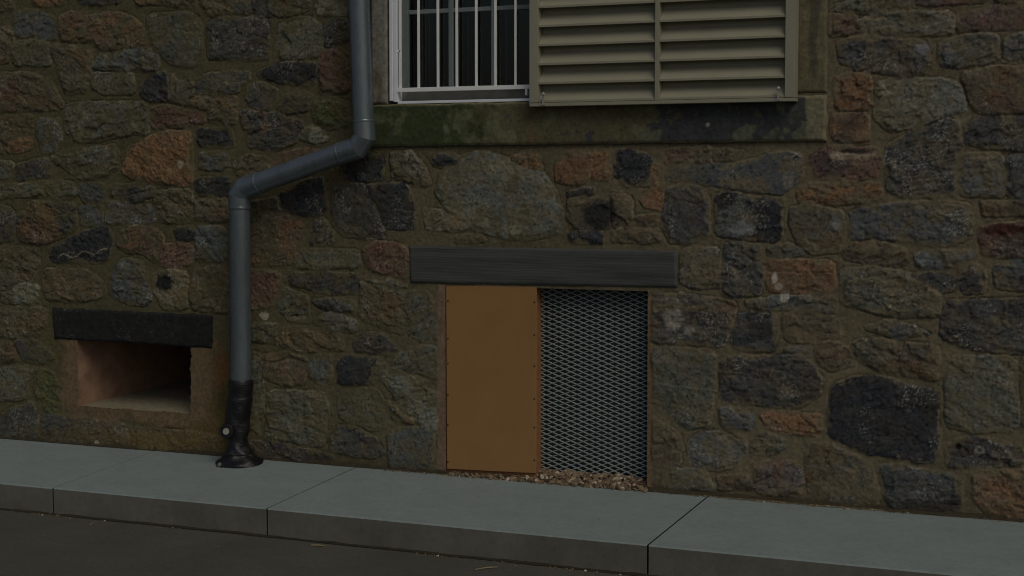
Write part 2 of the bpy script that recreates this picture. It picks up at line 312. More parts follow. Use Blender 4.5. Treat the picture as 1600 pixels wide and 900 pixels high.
# ------------------------------------------------------------ the house
house = empty('stone_house', (0,0,0), 'old rubble stone house front with a barred window, louvred shutter and boarded cellar hatch', 'house')
STONES = '''b -3238,2550 -3086,2556 -2927,2500 -2920,2394 -3059,2383 -3225,2418
o -3099,2668 -2864,2657 -2866,2583 -2991,2579 -3101,2596
t -3438,2634 -3244,2650 -3245,2575 -3342,2567 -3440,2577
tr -2914,2505 -2820,2532 -2469,2517 -2351,2476 -2278,2389 -2279,2323 -2564,2308 -2685,2355 -2886,2380
gd -2276,2497 -1970,2496 -1906,2434 -1901,2304 -1974,2199 -2104,2215 -2235,2309 -2278,2389
d -2786,2678 -2452,2662 -2453,2589 -2499,2573 -2742,2584
t -2407,2660 -1698,2602 -1693,2491 -1841,2473 -1969,2520 -2172,2553 -2334,2560
g -3234,2374 -3027,2379 -2980,2353 -2967,2228 -3253,2249
tg -2965,2352 -2655,2323 -2673,2195 -2722,2073 -2862,2064 -2921,2202
bd -2633,2267 -2473,2299 -2250,2304 -2199,2254 -2207,2194 -2356,2186 -2657,2207
g -2674,2177 -2386,2169 -2373,2053 -2599,2058 -2668,2096
k -2328,2088 -2237,2159 -2149,2174 -2137,2012 -2284,2021 -2328,2052
g -2135,2156 -1967,2157 -1962,2044 -2021,1986 -2137,2006
tr -3450,2191 -3158,2196 -2985,2141 -2878,2002 -2910,1978 -3456,1969
t -3443,2463 -3248,2462 -3235,2336 -3286,2262 -3448,2242
g -2863,2002 -2616,2009 -2285,2003 -2272,1905 -2288,1821 -2392,1828 -2651,1782 -2805,1790 -2866,1865
b -3078,1918 -2912,1915 -2898,1803 -2947,1722 -3042,1717 -3080,1805
t -3457,1924 -3117,1944 -3103,1843 -3216,1825 -3305,1801 -3315,1725 -3461,1745
o -3297,1788 -3216,1817 -3120,1805 -3121,1743 -3218,1725 -3299,1734
r -2263,1966 -2181,1989 -1906,1924 -1892,1888 -2037,1860 -2243,1857
o -2439,1737 -2184,1832 -2001,1835 -1988,1757 -1977,1529 -2159,1541 -2397,1565 -2464,1614
k -1936,1846 -1722,1844 -1695,1743 -1937,1757
b -1924,1709 -1752,1708 -1732,1624 -1925,1619
g -2869,1728 -2514,1762 -2484,1713 -2501,1627 -2609,1566 -2779,1572 -2887,1628 -2980,1685
d -3236,1655 -3075,1686 -2980,1666 -2990,1578 -3238,1566
g -3463,1681 -3268,1668 -3262,1579 -3466,1566
t -1998,2027 -1869,2018 -1870,1965 -1992,1973
t -1855,2030 -1677,2020 -1679,1884 -1750,1862 -1863,1899
d -1863,2433 -1785,2459 -1616,2447 -1505,2460 -1464,2394 -1459,2231 -1549,2222 -1661,2231 -1866,2238
t -1968,2615 -1698,2602 -1685,2502 -1827,2473 -1969,2508
d -1678,2543 -1580,2539 -1574,2480 -1679,2484
d -1558,2619 -1448,2614 -1443,2457 -1533,2461 -1560,2503
t -1434,2613 -1244,2604 -1191,2498 -1246,2466 -1395,2449 -1429,2474
T -1164,2600 -965,2590 -966,2449 -1085,2448 -1158,2462
g -1396,2403 -1300,2440 -1192,2429 -1126,2381 -1133,2255 -1167,2228 -1384,2223 -1410,2311
d -1112,2409 -1059,2424 -967,2415 -967,2318 -1033,2281 -1113,2283
r -1140,2256 -1007,2263 -961,2227 -963,2034 -1142,2026
k -1536,2157 -1371,2194 -1161,2193 -1175,2090 -1222,2080 -1385,2095 -1522,2128
d -1606,2083 -1509,2093 -1420,2055 -1420,2020 -1456,1951 -1580,1965 -1614,2013
tk -1414,1974 -1345,2030 -1236,2040 -1182,2015 -1224,1935 -1359,1926 -1407,1944
m -1190,1992 -1089,2008 -963,1976 -964,1851 -1090,1835 -1170,1877
dg -1946,2115 -1860,2155 -1592,2153 -1592,2118 -1663,2049 -1833,2044 -1947,2056
do -1657,1937 -1442,1927 -1278,1896 -1252,1843 -1293,1774 -1430,1729 -1597,1742 -1624,1848
l -1265,1820 -1211,1854 -1117,1818 -1091,1783 -1185,1761 -1266,1791
t -1703,1660 -1611,1695 -1486,1682 -1459,1611 -1557,1582 -1669,1589
r -1459,1659 -1389,1705 -1226,1727 -1132,1715 -1308,1658 -1431,1623
k -1025,1622 -906,1679 -854,1707 -762,1678 -750,1558 -986,1564
g -3467,1515 -3110,1541 -2826,1547 -2780,1491 -2891,1441 -3096,1465 -3469,1451
d -2780,1528 -2640,1541 -2572,1504 -2597,1436 -2720,1416 -2773,1466
do -2556,1528 -2367,1541 -2248,1517 -2235,1456 -2369,1443 -2550,1467
t -2241,1492 -1984,1505 -1980,1324 -2193,1316 -2236,1383
d -3470,1400 -3291,1394 -3252,1337 -3279,1196 -3476,1193
do -3243,1350 -3145,1427 -2970,1434 -2813,1410 -2800,1291 -2895,1227 -3054,1187 -3231,1204
b -2774,1404 -2612,1411 -2614,1306 -2769,1298
b -2581,1429 -2490,1436 -2250,1407 -2237,1334 -2371,1314 -2576,1312
k -3000,1163 -2770,1248 -2615,1287 -2554,1257 -2548,1195 -2564,1120 -2619,1082 -2946,1082 -3001,1100
tr -2500,1294 -2282,1291 -2179,1237 -2195,1188 -2226,1090 -2344,1143 -2435,1141 -2510,1183
r -2209,1188 -2018,1197 -1982,1167 -2005,1082 -2108,1068 -2226,1083
k -2112,1280 -2031,1293 -1959,1276 -1959,1234 -2091,1220
b -1958,1294 -1765,1296 -1760,1111 -1961,1107
t -1964,1445 -1741,1452 -1728,1350 -1771,1332 -1958,1337
k -1962,1565 -1704,1565 -1713,1493 -1784,1464 -1942,1475
t -3477,1155 -3087,1161 -3081,1060 -3140,957 -3221,955 -3284,1017 -3480,1052
g -3480,1019 -3284,1017 -3228,955 -3386,867 -3485,864
l -3378,854 -3221,948 -3092,932 -3086,844 -3143,823 -3370,829
t -3050,1035 -2743,1029 -2621,970 -2591,896 -2747,854 -3046,851
b -2481,1109 -2345,1099 -2302,1014 -2274,880 -2319,842 -2440,844 -2576,908 -2543,1021
T -2272,1015 -2167,1042 -2021,1033 -2024,839 -2068,825 -2201,827 -2244,905
t -1977,1058 -1732,1075 -1728,824 -1995,827 -2007,936
t -3487,780 -3192,802 -3032,795 -3042,680 -3132,625 -3491,624
d -3270,594 -3180,617 -3068,577 -2974,517 -3071,468 -3200,481 -3255,543
t -3492,585 -3295,580 -3264,478 -3495,455
gd -3497,403 -3216,448 -3128,427 -3187,353 -3189,263 -3303,231 -3501,233
m -3120,433 -3008,426 -2931,315 -2934,175 -3061,193 -3132,279
d -3396,135 -3304,192 -3157,233 -3119,151 -3130,9 -3309,-3 -3408,4
dt -3078,153 -2934,168 -2468,139 -2455,15 -2640,-4 -3082,-8
t -2423,117 -2093,125 -1802,107 -1775,-1 -2425,-15
k -1617,95 -1490,109 -1078,47 -1092,-7 -1590,-12
tr -1526,586 -1359,599 -1236,575 -1258,438 -1389,425 -1514,461
b -1229,569 -1168,601 -1094,599 -1082,459 -1156,449 -1224,487
k -1047,566 -966,604 -795,600 -802,577 -862,458 -1034,449
g -828,558 -749,574 -730,534 -822,460
g -1487,391 -1129,398 -1103,328 -1132,91 -1378,122 -1503,138
g -1035,391 -888,433 -796,427 -731,337 -738,233 -850,209 -1036,262
l -782,508 -626,510 -498,488 -441,422 -442,205 -525,235 -679,387
t -750,371 -679,364 -570,260 -705,281
g -704,581 -626,659 -440,678 -435,514 -524,532 -691,559
d -1111,169 -1023,215 -916,210 -798,159 -759,92 -825,53 -1024,74 -1091,93
b -732,187 -653,233 -525,235 -461,198 -442,-1 -720,-4
d -939,687 -846,737 -755,723 -677,663 -716,627 -926,635
t -1413,727 -1262,756 -1019,719 -1006,637 -1290,626 -1400,645
g -1589,601 -1540,579 -1521,425 -1516,305 -1545,147 -1608,179
k -1392,1483 -1281,1541 -1133,1576 -1100,1414 -1161,1367 -1338,1383 -1392,1436
t -1587,1435 -1420,1459 -1406,1389 -1559,1411
tr -1594,1387 -1448,1400 -1257,1320 -1243,1261 -1313,1108 -1563,1091 -1597,1102
d -1182,1332 -1121,1350 -1068,1275 -1069,1217 -1203,1209
d -1073,1506 -881,1541 -803,1450 -752,1302 -759,1250 -988,1253 -1068,1322
k -855,1536 -622,1541 -552,1406 -559,1316 -623,1303 -752,1314 -816,1450
g -1299,1167 -1122,1182 -909,1179 -903,1093 -1300,1079
r -883,1174 -804,1227 -674,1223 -604,1179 -605,1043 -675,1052 -858,1088
d -1387,1012 -1314,1049 -1205,1051 -923,1058 -918,954 -1071,944 -1192,958 -1287,979
d -1199,900 -1098,914 -964,906 -925,873 -938,838 -1018,841 -1152,866
tg -897,1030 -727,1028 -611,985 -619,757 -677,743 -899,816
gd -599,963 -496,966 -440,877 -440,718 -523,704 -606,746
r -1598,1055 -1410,1047 -1404,976 -1468,868 -1594,840
g -1383,965 -1226,922 -1221,782 -1344,789 -1426,869
b -1193,794 -1125,832 -1018,841 -919,786 -926,745 -1086,739
g -1595,756 -1427,762 -1414,656 -1582,661
lb -450,1508 -406,1608 -269,1686 -146,1707 0,1662 168,1596 239,1509 286,1390 280,1303 120,1252 -48,1266 -208,1297 -369,1396
T -508,1401 -394,1396 -319,1374 -245,1330 -269,1296 -495,1305
k -494,1693 -331,1697 -281,1664 -294,1619 -443,1631
tg -711,1700 -583,1710 -494,1609 -475,1530 -558,1541 -699,1575
to 0,1673 96,1711 155,1661 168,1607 48,1613
o 239,1639 320,1703 436,1692 437,1585 379,1536 250,1547
o 448,1702 546,1707 540,1558 454,1569
tk 321,1466 426,1466 518,1456 541,1349 484,1316 356,1326 310,1368
k 321,1282 403,1310 496,1284 496,1246 333,1249
t -319,1262 -171,1270 -146,1242 -307,1240
k 309,1498 449,1520 449,1488 321,1479
t 552,1509 655,1467 661,1329 564,1328
k 557,1702 699,1700 755,1668 750,1531 632,1531 569,1584
o 761,1637 811,1626 818,1415 734,1425 700,1467 756,1510
rt 833,1710 965,1719 971,1646 844,1642
t 981,1719 1063,1719 1074,1646 988,1641
t 1079,1708 1235,1696 1193,1655 1085,1656
b 833,1616 988,1636 1139,1625 1352,1675 1456,1695 1519,1674 1510,1572 1417,1491 1248,1511 1032,1542 845,1568
d 834,1458 845,1515 933,1537 1032,1510 1060,1448 1056,1291 968,1254 847,1257 824,1341
kl 1097,1479 1162,1495 1417,1445 1424,1296 1388,1265 1207,1273 1093,1292
tg 913,1216 1110,1224 1134,1031 970,1027 914,1057
d 1137,1240 1218,1252 1325,1233 1331,1089 1316,1005 1188,991 1134,1021
g 1362,1233 1461,1256 1535,1216 1462,1194 1367,1192
o 1347,1140 1362,1172 1545,1175 1674,1168 1686,1056 1650,1030 1526,1021 1358,1027
t 689,1377 779,1383 802,1341 678,1340
t 564,1306 802,1309 802,1256 553,1252
gt 1465,1425 1563,1430 1717,1411 1723,1320 1699,1219 1586,1207 1503,1256 1465,1358
rk 1560,1674 1652,1713 1864,1706 1895,1652 1885,1582 1765,1567 1592,1577
to 1510,1522 1664,1547 1886,1537 1897,1492 1837,1457 1563,1440 1501,1461
bg 2269,1679 2444,1677 2462,1484 2277,1483 2248,1552
db 2468,1668 2593,1667 2597,1475 2476,1475
b 1757,1411 1927,1442 2201,1454 2297,1444 2317,1376 2290,1278 2166,1257 2009,1284 1860,1292 1759,1290
rd 2347,1328 2403,1358 2599,1365 2602,1215 2415,1207 2358,1230
t 2354,1454 2597,1461 2598,1398 2365,1396
t 1719,1219 1790,1261 1930,1263 2009,1234 2010,1174 1971,1153 1791,1180 1730,1189
b 2059,1215 2166,1237 2320,1220 2264,1170 2167,1148 2070,1156
gT 1710,1138 1932,1148 2070,1106 2179,1029 2171,930 1975,923 1855,939 1723,976
d 1992,1114 2129,1117 2245,1110 2227,1051 2169,1039
d 2264,1150 2321,1171 2379,1133 2371,1044 2275,1042
bd 2416,1163 2500,1194 2602,1191 2605,1056 2427,1066
b 1516,995 1681,995 1692,934 1359,934 1359,996
g 1643,2464 2001,2447 2012,2349 1914,2333 1775,2339 1644,2365
rd 2050,2445 2384,2429 2357,2372 2281,2361 2051,2367
gT 1785,2309 1993,2335 2206,2321 2217,2234 2131,2222 1955,2229 1786,2245
rd 2236,2262 2301,2317 2413,2346 2580,2339 2582,2239 2340,2239 2245,2238
tr 1644,2335 1765,2325 1771,2250 1645,2240
dt 1686,2214 1787,2225 2083,2190 2108,2121 2095,2053 1997,2041 1779,2076 1687,2114
b 2155,2187 2246,2213 2406,2212 2418,2097 2248,2073 2171,2080 2151,2129
b 2444,2197 2582,2220 2585,2097 2446,2101
o 1668,2034 1739,2052 1839,2040 1851,1891 1680,1889
ok 1660,1869 1832,1861 1838,1747 1682,1743 1656,1804
lg 1870,2000 1919,2023 2172,2022 2240,2000 2280,1902 2271,1878 2156,1856 2059,1808 1932,1790 1862,1841
tr 2254,2044 2400,2064 2585,2058 2589,1863 2347,1862 2299,1912
ds 2276,1815 2357,1838 2590,1834 2593,1696 2349,1707 2278,1737
ds 1913,1711 2060,1798 2175,1841 2243,1825 2255,1698 2243,1503 2172,1478 2006,1478 1926,1522
t 2374,2429 2578,2419 2580,2353 2413,2360
dt 753,989 937,995 1188,960 1199,929 1147,759 1093,747 839,758 755,754
kb 1190,824 1221,903 1274,913 1402,904 1408,822 1383,733 1233,731 1185,761
g 755,717 1060,724 1088,683 1084,451 1063,344 953,326 796,456 756,454
d 1126,664 1191,693 1530,713 1572,674 1624,615 1615,532 1533,465 1279,472 1128,485
b 1451,746 1519,764 1571,746 1571,720 1457,725
b 1128,427 1193,441 1290,410 1280,352 1140,348
or 1333,412 1386,437 1627,430 1623,337 1482,343 1355,361
t 757,379 909,302 932,207 758,174
g 1253,972 1671,1010 1672,949 1253,941
t 1434,898 1477,914 1695,900 1710,815 1581,788 1450,790
ks 1699,586 1784,626 1939,626 2051,589 2168,574 2180,246 1972,260 1846,265 1673,340 1665,440 1678,556
tg 1775,796 1937,809 2076,787 2165,791 2181,631 2078,647 1897,659 1797,719
tr 1603,768 1682,792 1768,746 1776,689 1669,649 1611,696
b 1824,862 1935,901 2074,871 2130,838 1936,830
db 2183,930 2222,1001 2330,1004 2619,1026 2624,769 2320,783 2184,833
gs 2200,736 2520,757 2539,422 2354,397 2218,417
t 2546,751 2624,755 2630,455 2559,437
d 2220,319 2287,372 2421,367 2554,327 2555,272 2357,230 2221,235
kb 1903,198 2015,213 2277,183 2279,29 2171,-22 2005,-37 1933,72
tg 1558,275 1659,296 1861,209 1906,26 1906,-16 1546,-3
ot 2330,214 2634,236 2639,3 2414,12 2318,116
b 947,234 996,297 1095,321 1241,301 1254,231 1194,149 1096,130 985,152
g 1284,280 1337,328 1445,302 1452,256 1375,221 1290,233
rb 1303,175 1494,194 1530,156 1543,28 1316,28
g 860,107 1035,126 1085,52 1072,27 860,22
t 1109,101 1255,112 1298,56 1121,42
t 770,258 896,315 921,244 916,147 835,33 771,40'''
PAL = {'g': (45,45,38), 'd': (34,34,32), 'k': (23,24,25), 'b': (42,44,42), 'l': (54,55,48), 't': (44,40,31),
       'm': (36,38,24), 'r': (48,37,30), 'o': (59,45,31), 'T': (57,53,43), 's': (70,70,66)}
def xz(px, py, Y=0.): p = at(px, py, Y); return p[0], p[2]
XL, XR, ZT = -3.55, 2.78, 2.76
EX0, EX1, EZ = -8.5, 8.5, 5.2
# fine grid inside the picture, coarse beyond it
gx = np.concatenate([np.arange(EX0, XL, .03), np.arange(XL, XR, 0.005), np.arange(XR, EX1, .03)])
gz = np.concatenate([np.arange(-.22, -.04, .02), np.arange(-.04, ZT, 0.005), np.arange(ZT, EZ, .03)])
GX, GZ = np.meshgrid(gx, gz)
wx = GX + .012*(fbm(GX*9, GZ*9, 3, 1)-.5) + .009*(fbm(GX*38, GZ*38, 3, 2)-.5) + .005*(vn(GX*120, GZ*120, 61)-.5)
wz = GZ + .012*(fbm(GX*9, GZ*9, 3, 3)-.5) + .009*(fbm(GX*38, GZ*38, 3, 4)-.5) + .005*(vn(GX*120, GZ*120, 62)-.5)

polys = []
for l in STONES.split('\n'):
    k, *pp = l.split(); polys.append((k, np.array([[float(v)/1000 for v in p.split(',')] for p in pp])))
rs = random.Random(11)
def rough_courses(x0, x1, z0, z1):
    z = z0
    while z < z1:
        h = rs.uniform(.13, .30); x = x0 - rs.uniform(0, .3)
        while x < x1:
            wd = rs.uniform(.16, .5)
            j = lambda a: rs.uniform(-a, a)
            g_ = .025
            a, b_, c, d = x+g_, x+wd-g_, z+g_+j(.02), z+h-g_+j(.02)
            if b_ <= x1+.1:
                polys.append((rs.choice(['g','g','d','b','t','tr','tg','gd','r','k','dt','o','tk']),
                    np.array([(a+j(.02),c+.03+j(.02)),(a+.04,c+j(.01)),((a+b_)/2+j(.03),c+j(.012)),(b_-.03,c+j(.015)),(b_+j(.02),c+.04),(b_+j(.02),d-.03),(b_-.05,d+j(.012)),((a+b_)/2,d+j(.015)),(a+.03,d+j(.01)),(a+j(.02),d-.04)])))
            x += wd
        z += h
rough_courses(EX0, XL-.03, 0, EZ); rough_courses(XR+.02, EX1, 0, EZ); rough_courses(XL, -.88, ZT, EZ); rough_courses(1.68, XR, ZT, EZ)

def chaikin(p):
    q = np.roll(p, -1, 0); a = p*.90+q*.10; b_ = p*.10+q*.90
    return np.stack([a, b_], 1).reshape(-1, 2)
sdf = np.full(GX.shape, -9.0); sid = np.full(GX.shape, -1)
M = .045
for i, (k, p) in enumerate(polys):
    p = chaikin(p)
    i0, i1 = np.searchsorted(gx, [p[:,0].min()-M, p[:,0].max()+M]); j0, j1 = np.searchsorted(gz, [p[:,1].min()-M, p[:,1].max()+M])
    if i1 <= i0 or j1 <= j0: continue
    X = wx[j0:j1, i0:i1]; Z = wz[j0:j1, i0:i1]
    d2 = np.full(X.shape, 9.0); ins = np.zeros(X.shape, bool)
    q = np.roll(p, -1, 0)
    for (ax, az), (bx, bz) in zip(p, q):
        ex, ez = bx-ax, bz-az; L = ex*ex+ez*ez
        if L < 1e-12: continue
        t = np.clip(((X-ax)*ex+(Z-az)*ez)/L, 0, 1)
        d2 = np.minimum(d2, (X-ax-t*ex)**2+(Z-az-t*ez)**2)
        if az != bz: ins ^= ((az > Z) != (bz > Z)) & (X < ex*(Z-az)/(bz-az)+ax)
    d = np.sqrt(d2)*np.where(ins, 1, -1)
    s = sdf[j0:j1, i0:i1]; m = d > s
    s[m] = d[m]; sid[j0:j1, i0:i1][m] = i

rng = np.random.default_rng(5); NS = len(polys)
rand = rng.random((NS+1, 8))
R = rand[sid]                              # (nz,nx,8); id -1 takes the last row
pri = np.array([lin(PAL[k[0]])*KA for k, _ in polys]+[[.1,.1,.1]])
sec = np.array([lin(PAL[k[1] if len(k) > 1 and k[1] != 's' else k[0]])*KA for k, _ in polys]+[[.1,.1,.1]])
has2 = np.array([1.0 if len(k) > 1 and k[1] != 's' else 0.0 for k, _ in polys]+[0])
spk = np.array([{'k': .5, 'd': .7, 's': .5, 'b': .9}.get(k[0], .45)*(1.3 if 's' in k else 1) for k, _ in polys]+[0.])
sdf = np.where(sid >= 0, sdf+.0125, sdf)
gap = ss(-.0035, .0035, sdf)               # 1 on stone, 0 on mortar
# stone face relief: bedding direction of its own for each stone, craggy and cracked
th = (R[..., 0]-.5)*1.1; ct, st = np.cos(th), np.sin(th)
U = GX*ct+GZ*st; V = -GX*st+GZ*ct
f1 = fbm(U*7+R[..., 1]*90, V*13+R[..., 2]*90, 4, 21, .55)
f2 = ridged(U*16+R[..., 3]*50, V*34, 4, 31)
f3 = fbm(U*60, V*85, 4, 41, .62)
f4 = fbm(GX*3.1, GZ*3.1, 4, 51)
bul = .002+.007*R[..., 4]
fc = facet(U*7+R[..., 1]*90, V*12+R[..., 2]*90, 24); fc2 = facet(U*19+f3*1.0, V*31+R[..., 2]*50, 25)
stone_h = bul*(1-np.exp(-np.maximum(sdf, 0)/.011)) + (f1-.5)*.010*(.4+R[..., 5]) + fc*.016*(.15+R[..., 5]) + fc2*.009*(.3+R[..., 6]) + (f2-.55)*.002*(.2+R[..., 6]) + (f3-.5)*.005 + (fbm(GX*90, GZ*90, 2, 44)-.5)*.003
stone_h += np.clip((R[..., 7]-.5)*.05*(GZ % .37-.18), -.006, .006)*0 + .003
cell = ss(.50, .53, fbm(U*11+R[..., 5]*70, V*20, 3, 71))     # broken steps in the face
stone_h += (cell-.5)*.004*(R[..., 6] > .35)
crk = ss(.955, .985, ridged(U*4.5+R[..., 3]*30, V*9+R[..., 1]*30, 2, 171))*ss(.48, .56, fbm(GX*6+9, GZ*6, 3, 173))*(sdf > .01)
stone_h -= .005*crk
rim = np.exp(-((sdf-.006)/.0028)**2)*ss(.50, .62, fbm(GX*12+2, GZ*12, 4, 175))
stone_h += .0015*rim
mort_h = .004*(f4-.5) + .004*(fbm(GX*24, GZ*24, 4, 81)-.5) + .0025*(fbm(GX*95, GZ*95, 3, 82)-.5)
# pointing smeared over the stone edges
smear = ss(.50, .64, fbm(GX*15, GZ*15, 4, 91)+.22*np.exp(-np.maximum(sdf, 0)/.012)-.06-.25*(sdf > .03))*ss(.05, .01, sdf)
groove = np.exp(-((sdf-.001)/.0032)**2)*ss(.50, .60, fbm(GX*7, GZ*7, 3, 95)+.0)
ms = gap*(1-smear*.92)
H = mort_h*(1-ms)+stone_h*ms + smear*gap*.003 - groove*.007
H = np.maximum(H, -.012)
# colours
mortL, mortR = alb(45,42,29), alb(57,52,40)
mc = mixc(mortL, mortR, ss(-2.0, 1.6, GX+.8*(f4-.5)))*(.80+.42*fbm(GX*5, GZ*5, 5, 101))[..., None]*(.78+.44*fbm(GX*70, GZ*70, 4, 102, .7))[..., None]
sc_ = pri[sid]; s2_ = sec[sid]*.55+pri[sid]*.45
tt = ss(.42, .60, fbm(GX*8+R[..., 2]*40, GZ*8, 4, 111))*has2[sid]
sc_ = mixc(sc_, s2_, tt)
warm = alb(50,42,30); cool = alb(41,44,45)
wob = fbm(U*10+R[..., 1]*33, V*14, 5, 121, .6)
sc_ = mixc(sc_, sc_*np.array([1.18,1.0,.78]), ss(.50, .64, wob)*.8*np.array([0. if k[0] in 'or' else 1. for k, _ in polys]+[0.])[sid])
sc_ = mixc(sc_, sc_*np.array([.95,1.0,1.0]), ss(.52, .66, 1-wob)*.8)
sc_ = sc_*(.75+.30*R[..., 3]+.30*fbm(U*26, V*44, 5, 131, .68)+.60*fbm(GX*120, GZ*120, 3, 132, .8)-.10)[..., None]
sc_ = sc_*(1+ss(-.8, 1.2, GX)[..., None]*np.array([.02,.01,.09]))
# thin pale crusts and lichen flecks, dark pits
cr = ridged(U*42+R[..., 4]*9, V*60, 4, 141); gl = fbm(GX*150, GZ*150, 3, 142, .7)
amt = spk[sid]*ss(.50, .72, fbm(GX*9+R[..., 0]*20, GZ*9, 3, 143))
sc_ = mixc(sc_, np.broadcast_to(alb(92,92,86), sc_.shape), np.clip(ss(.80, .92, cr)*.55*amt+ss(.60, .72, gl)*.85*amt, 0, .8))
sc_ = sc_*(1-.6*ss(.64, .74, fbm(GX*75, GZ*75, 4, 151, .6)))[..., None]
sc_ = sc_*(1-.6*crk)[..., None]
sc_ = mixc(sc_, np.broadcast_to(alb(76,72,60), sc_.shape), rim*.6)
# mortar skin left on the faces
filmk = np.array([{'k': .12, 'd': .4, 'o': .45, 'r': .6}.get(k[0], .75) for k, _ in polys]+[0.])
film = ss(.46, .66, fbm(GX*13+3, GZ*13, 5, 161, .6))*filmk[sid]
sc_ = mixc(sc_, mc, film)
T = mixc(mc, sc_, ms)
T = T*(1-.75*groove*ms)[..., None] if False else T

def blob(cx, cy, rx, ry, col, soft=.35, amp=.5, seed=0, k=KA, mul=1.0):
    global T
    x, z = xz(cx, cy); x1, _ = xz(cx+rx, cy); _, z1 = xz(cx, cy-ry)
    d = np.sqrt(((GX-x)/(x1-x))**2+((GZ-z)/(z1-z))**2) + amp*(fbm(GX*22, GZ*22, 4, 200+seed)-.5)*2*.6 + amp*(fbm(GX*110, GZ*110, 3, 240+seed)-.5)*.8
    T = mixc(T, np.broadcast_to(alb(*col, k=k), T.shape), ss(1+soft, 1-soft, d)*mul)
# lime splashes, dark marks, painted-on shade of small holes, moss and rust stains
blob(1211, 434, 5, 10, (98,95,86), .15, .6, 1); blob(1218, 448, 6, 5, (92,84,76), .15, .5, 2); blob(1226, 464, 7, 9, (94,92,84), .15, .6, 3)
blob(1052, 498, 15, 17, (76,74,68), .35, .9, 4); blob(1076, 516, 10, 7, (70,68,62), .4, 1.0, 5)
blob(414, 494, 8, 6, (88,84,74), .15, .7, 6); blob(283, 257, 4, 6, (86,80,68), .2, 1.0, 7)
blob(258, 441, 14, 13, (18,18,18), .25, .6, 8); blob(1498, 697, 5, 5, (9,9,9), .15, .2, 9)
blob(1531, 703, 8, 7, (72,72,68), .2, .4, 10); blob(1531, 703, 4, 3.5, (34,34,32), .2, .2, 11)
blob(1160, 357, 18, 9, (66,68,67), .5, 1.0, 12); blob(1232, 280, 9, 12, (64,62,57), .5, .9, 13); blob(1305, 353, 9, 12, (64,64,60), .5, .9, 14)
blob(940, 335, 26, 22, (22,22,22), .35, .7, 15); blob(1442, 76, 10, 9, (62,63,64), .5, .8, 17)
blob(1332, 243, 34, 6, (84,76,64), .35, 1.1, 18); blob(1334, 236, 30, 4, (26,22,20), .4, .8, 19); blob(1575, 358, 40, 9, (36,20,16), .35, .6, 20)
blob(347, 590, 14, 45, (56,38,18), .5, .7, 21, mul=.8); blob(352, 650, 13, 45, (30,33,16), .5, .7, 22, mul=.85); blob(335, 660, 60, 28, (58,46,22), .6, .6, 23, mul=.5)
blob(580, 90, 7, 140, (28,32,17), .4, .6, 24, mul=.85); blob(540, 110, 14, 100, (44,38,20), .5, .7, 25, mul=.45)
blob(1048, 480, 90, 5, (62,54,38), .6, .6, 27, mul=.6); blob(240, 690, 160, 14, (60,50,26), .7, .7, 28, mul=.5)
blob(75, 320, 45, 30, (48,44,24), .5, .8, 29, mul=.4); blob(90, 570, 30, 60, (46,44,24), .6, .8, 30, mul=.45)
blob(152, 691, 3.6, 3, (96,94,84), .15, .1, 31)
zz = ss(.10, .0, GZ+.10*(fbm(GX*4, GZ*4, 4, 260)-.5))                    # splash dirt along the foot of the wall
T = mixc(T, T*.55+alb(40,34,20)*.3, zz*.7)
# quartz vein across one dark stone
zv = at(0, 399)[2]; 
vx0, vz0 = xz(92, 402); vx1, _ = xz(170, 388)
uu = (GX-vx0)/(vx1-vx0); vline = vz0+.05*uu+.016*np.sin(uu*15)*(1-uu*.4)
T = mixc(T, np.broadcast_to(alb(72,68,58), T.shape), ss(.007, .003, abs(GZ-vline)+.004*fbm(GX*60,GZ*60,3,270))*((uu > 0) & (uu < 1)))

# render round the vent, beside the hatch and on the reveals
def region(x0, x1, z0, z1, col, hh, soft=.02, seed=0, wob=.03):
    global T, H
    d = np.maximum(np.maximum(x0-GX, GX-x1), np.maximum(z0-GZ, GZ-z1)) + wob*(fbm(GX*11, GZ*11, 4, 300+seed)-.5)*2
    m = ss(soft, -soft*.3, d)
    c = alb(*col)*(.72+.5*fbm(GX*14, GZ*14, 5, 320+seed, .6))[..., None]*(.85+.3*fbm(GX*90, GZ*90, 3, 330+seed))[..., None]
    T = mixc(T, c, m); H = H*(1-m)+m*(hh+.004*(fbm(GX*18, GZ*18, 4, 340+seed)-.5)+.0015*(fbm(GX*120, GZ*120, 3, 341)-.5))
vx0, vzb = xz(123, 637); vx1, vzb2 = xz(299, 643); _, vzt = xz(123, 534); _, vzt2 = xz(298, 545)
VX0, VX1, VZ0, VZ1 = vx0, vx1, (vzb+vzb2)/2, (vzt+vzt2)/2
region(VX0-.09, VX1+.12, VZ0-.05, VZ1+.02, (60,50,36), .004, .05, 1, .09)
hx0, hz1 = xz(696, 447); hx1, _ = xz(1012, 450)
HX0, HX1, HZ0, HZ1 = hx0, hx1, -.05, hz1+.004
region(HX0-.045, HX0, -.05, HZ1, (66,55,44), .002, .012, 2, .012)
region(HX1, HX1+.022, -.05, HZ1, (62,52,38), .002, .015, 3, .018)
WX0, WX1, WZ0, WZ1 = -.722, 1.43, 1.955, 3.75
H = np.where((GX > -.86) & (GX < 1.66) & (GZ > 1.73), np.minimum(H, .004), H)
def inside(x0, x1, z0, z1): return (cxm > x0) & (cxm < x1) & (czm > z0) & (czm < z1)
cxm = .25*(GX[:-1,:-1]+GX[1:,:-1]+GX[:-1,1:]+GX[1:,1:]); czm = .25*(GZ[:-1,:-1]+GZ[1:,:-1]+GZ[:-1,1:]+GZ[1:,1:])
nw = .022*(fbm(cxm*16, czm*16, 4, 510)-.5)+.008*(fbm(cxm*70, czm*70, 3, 511)-.5)
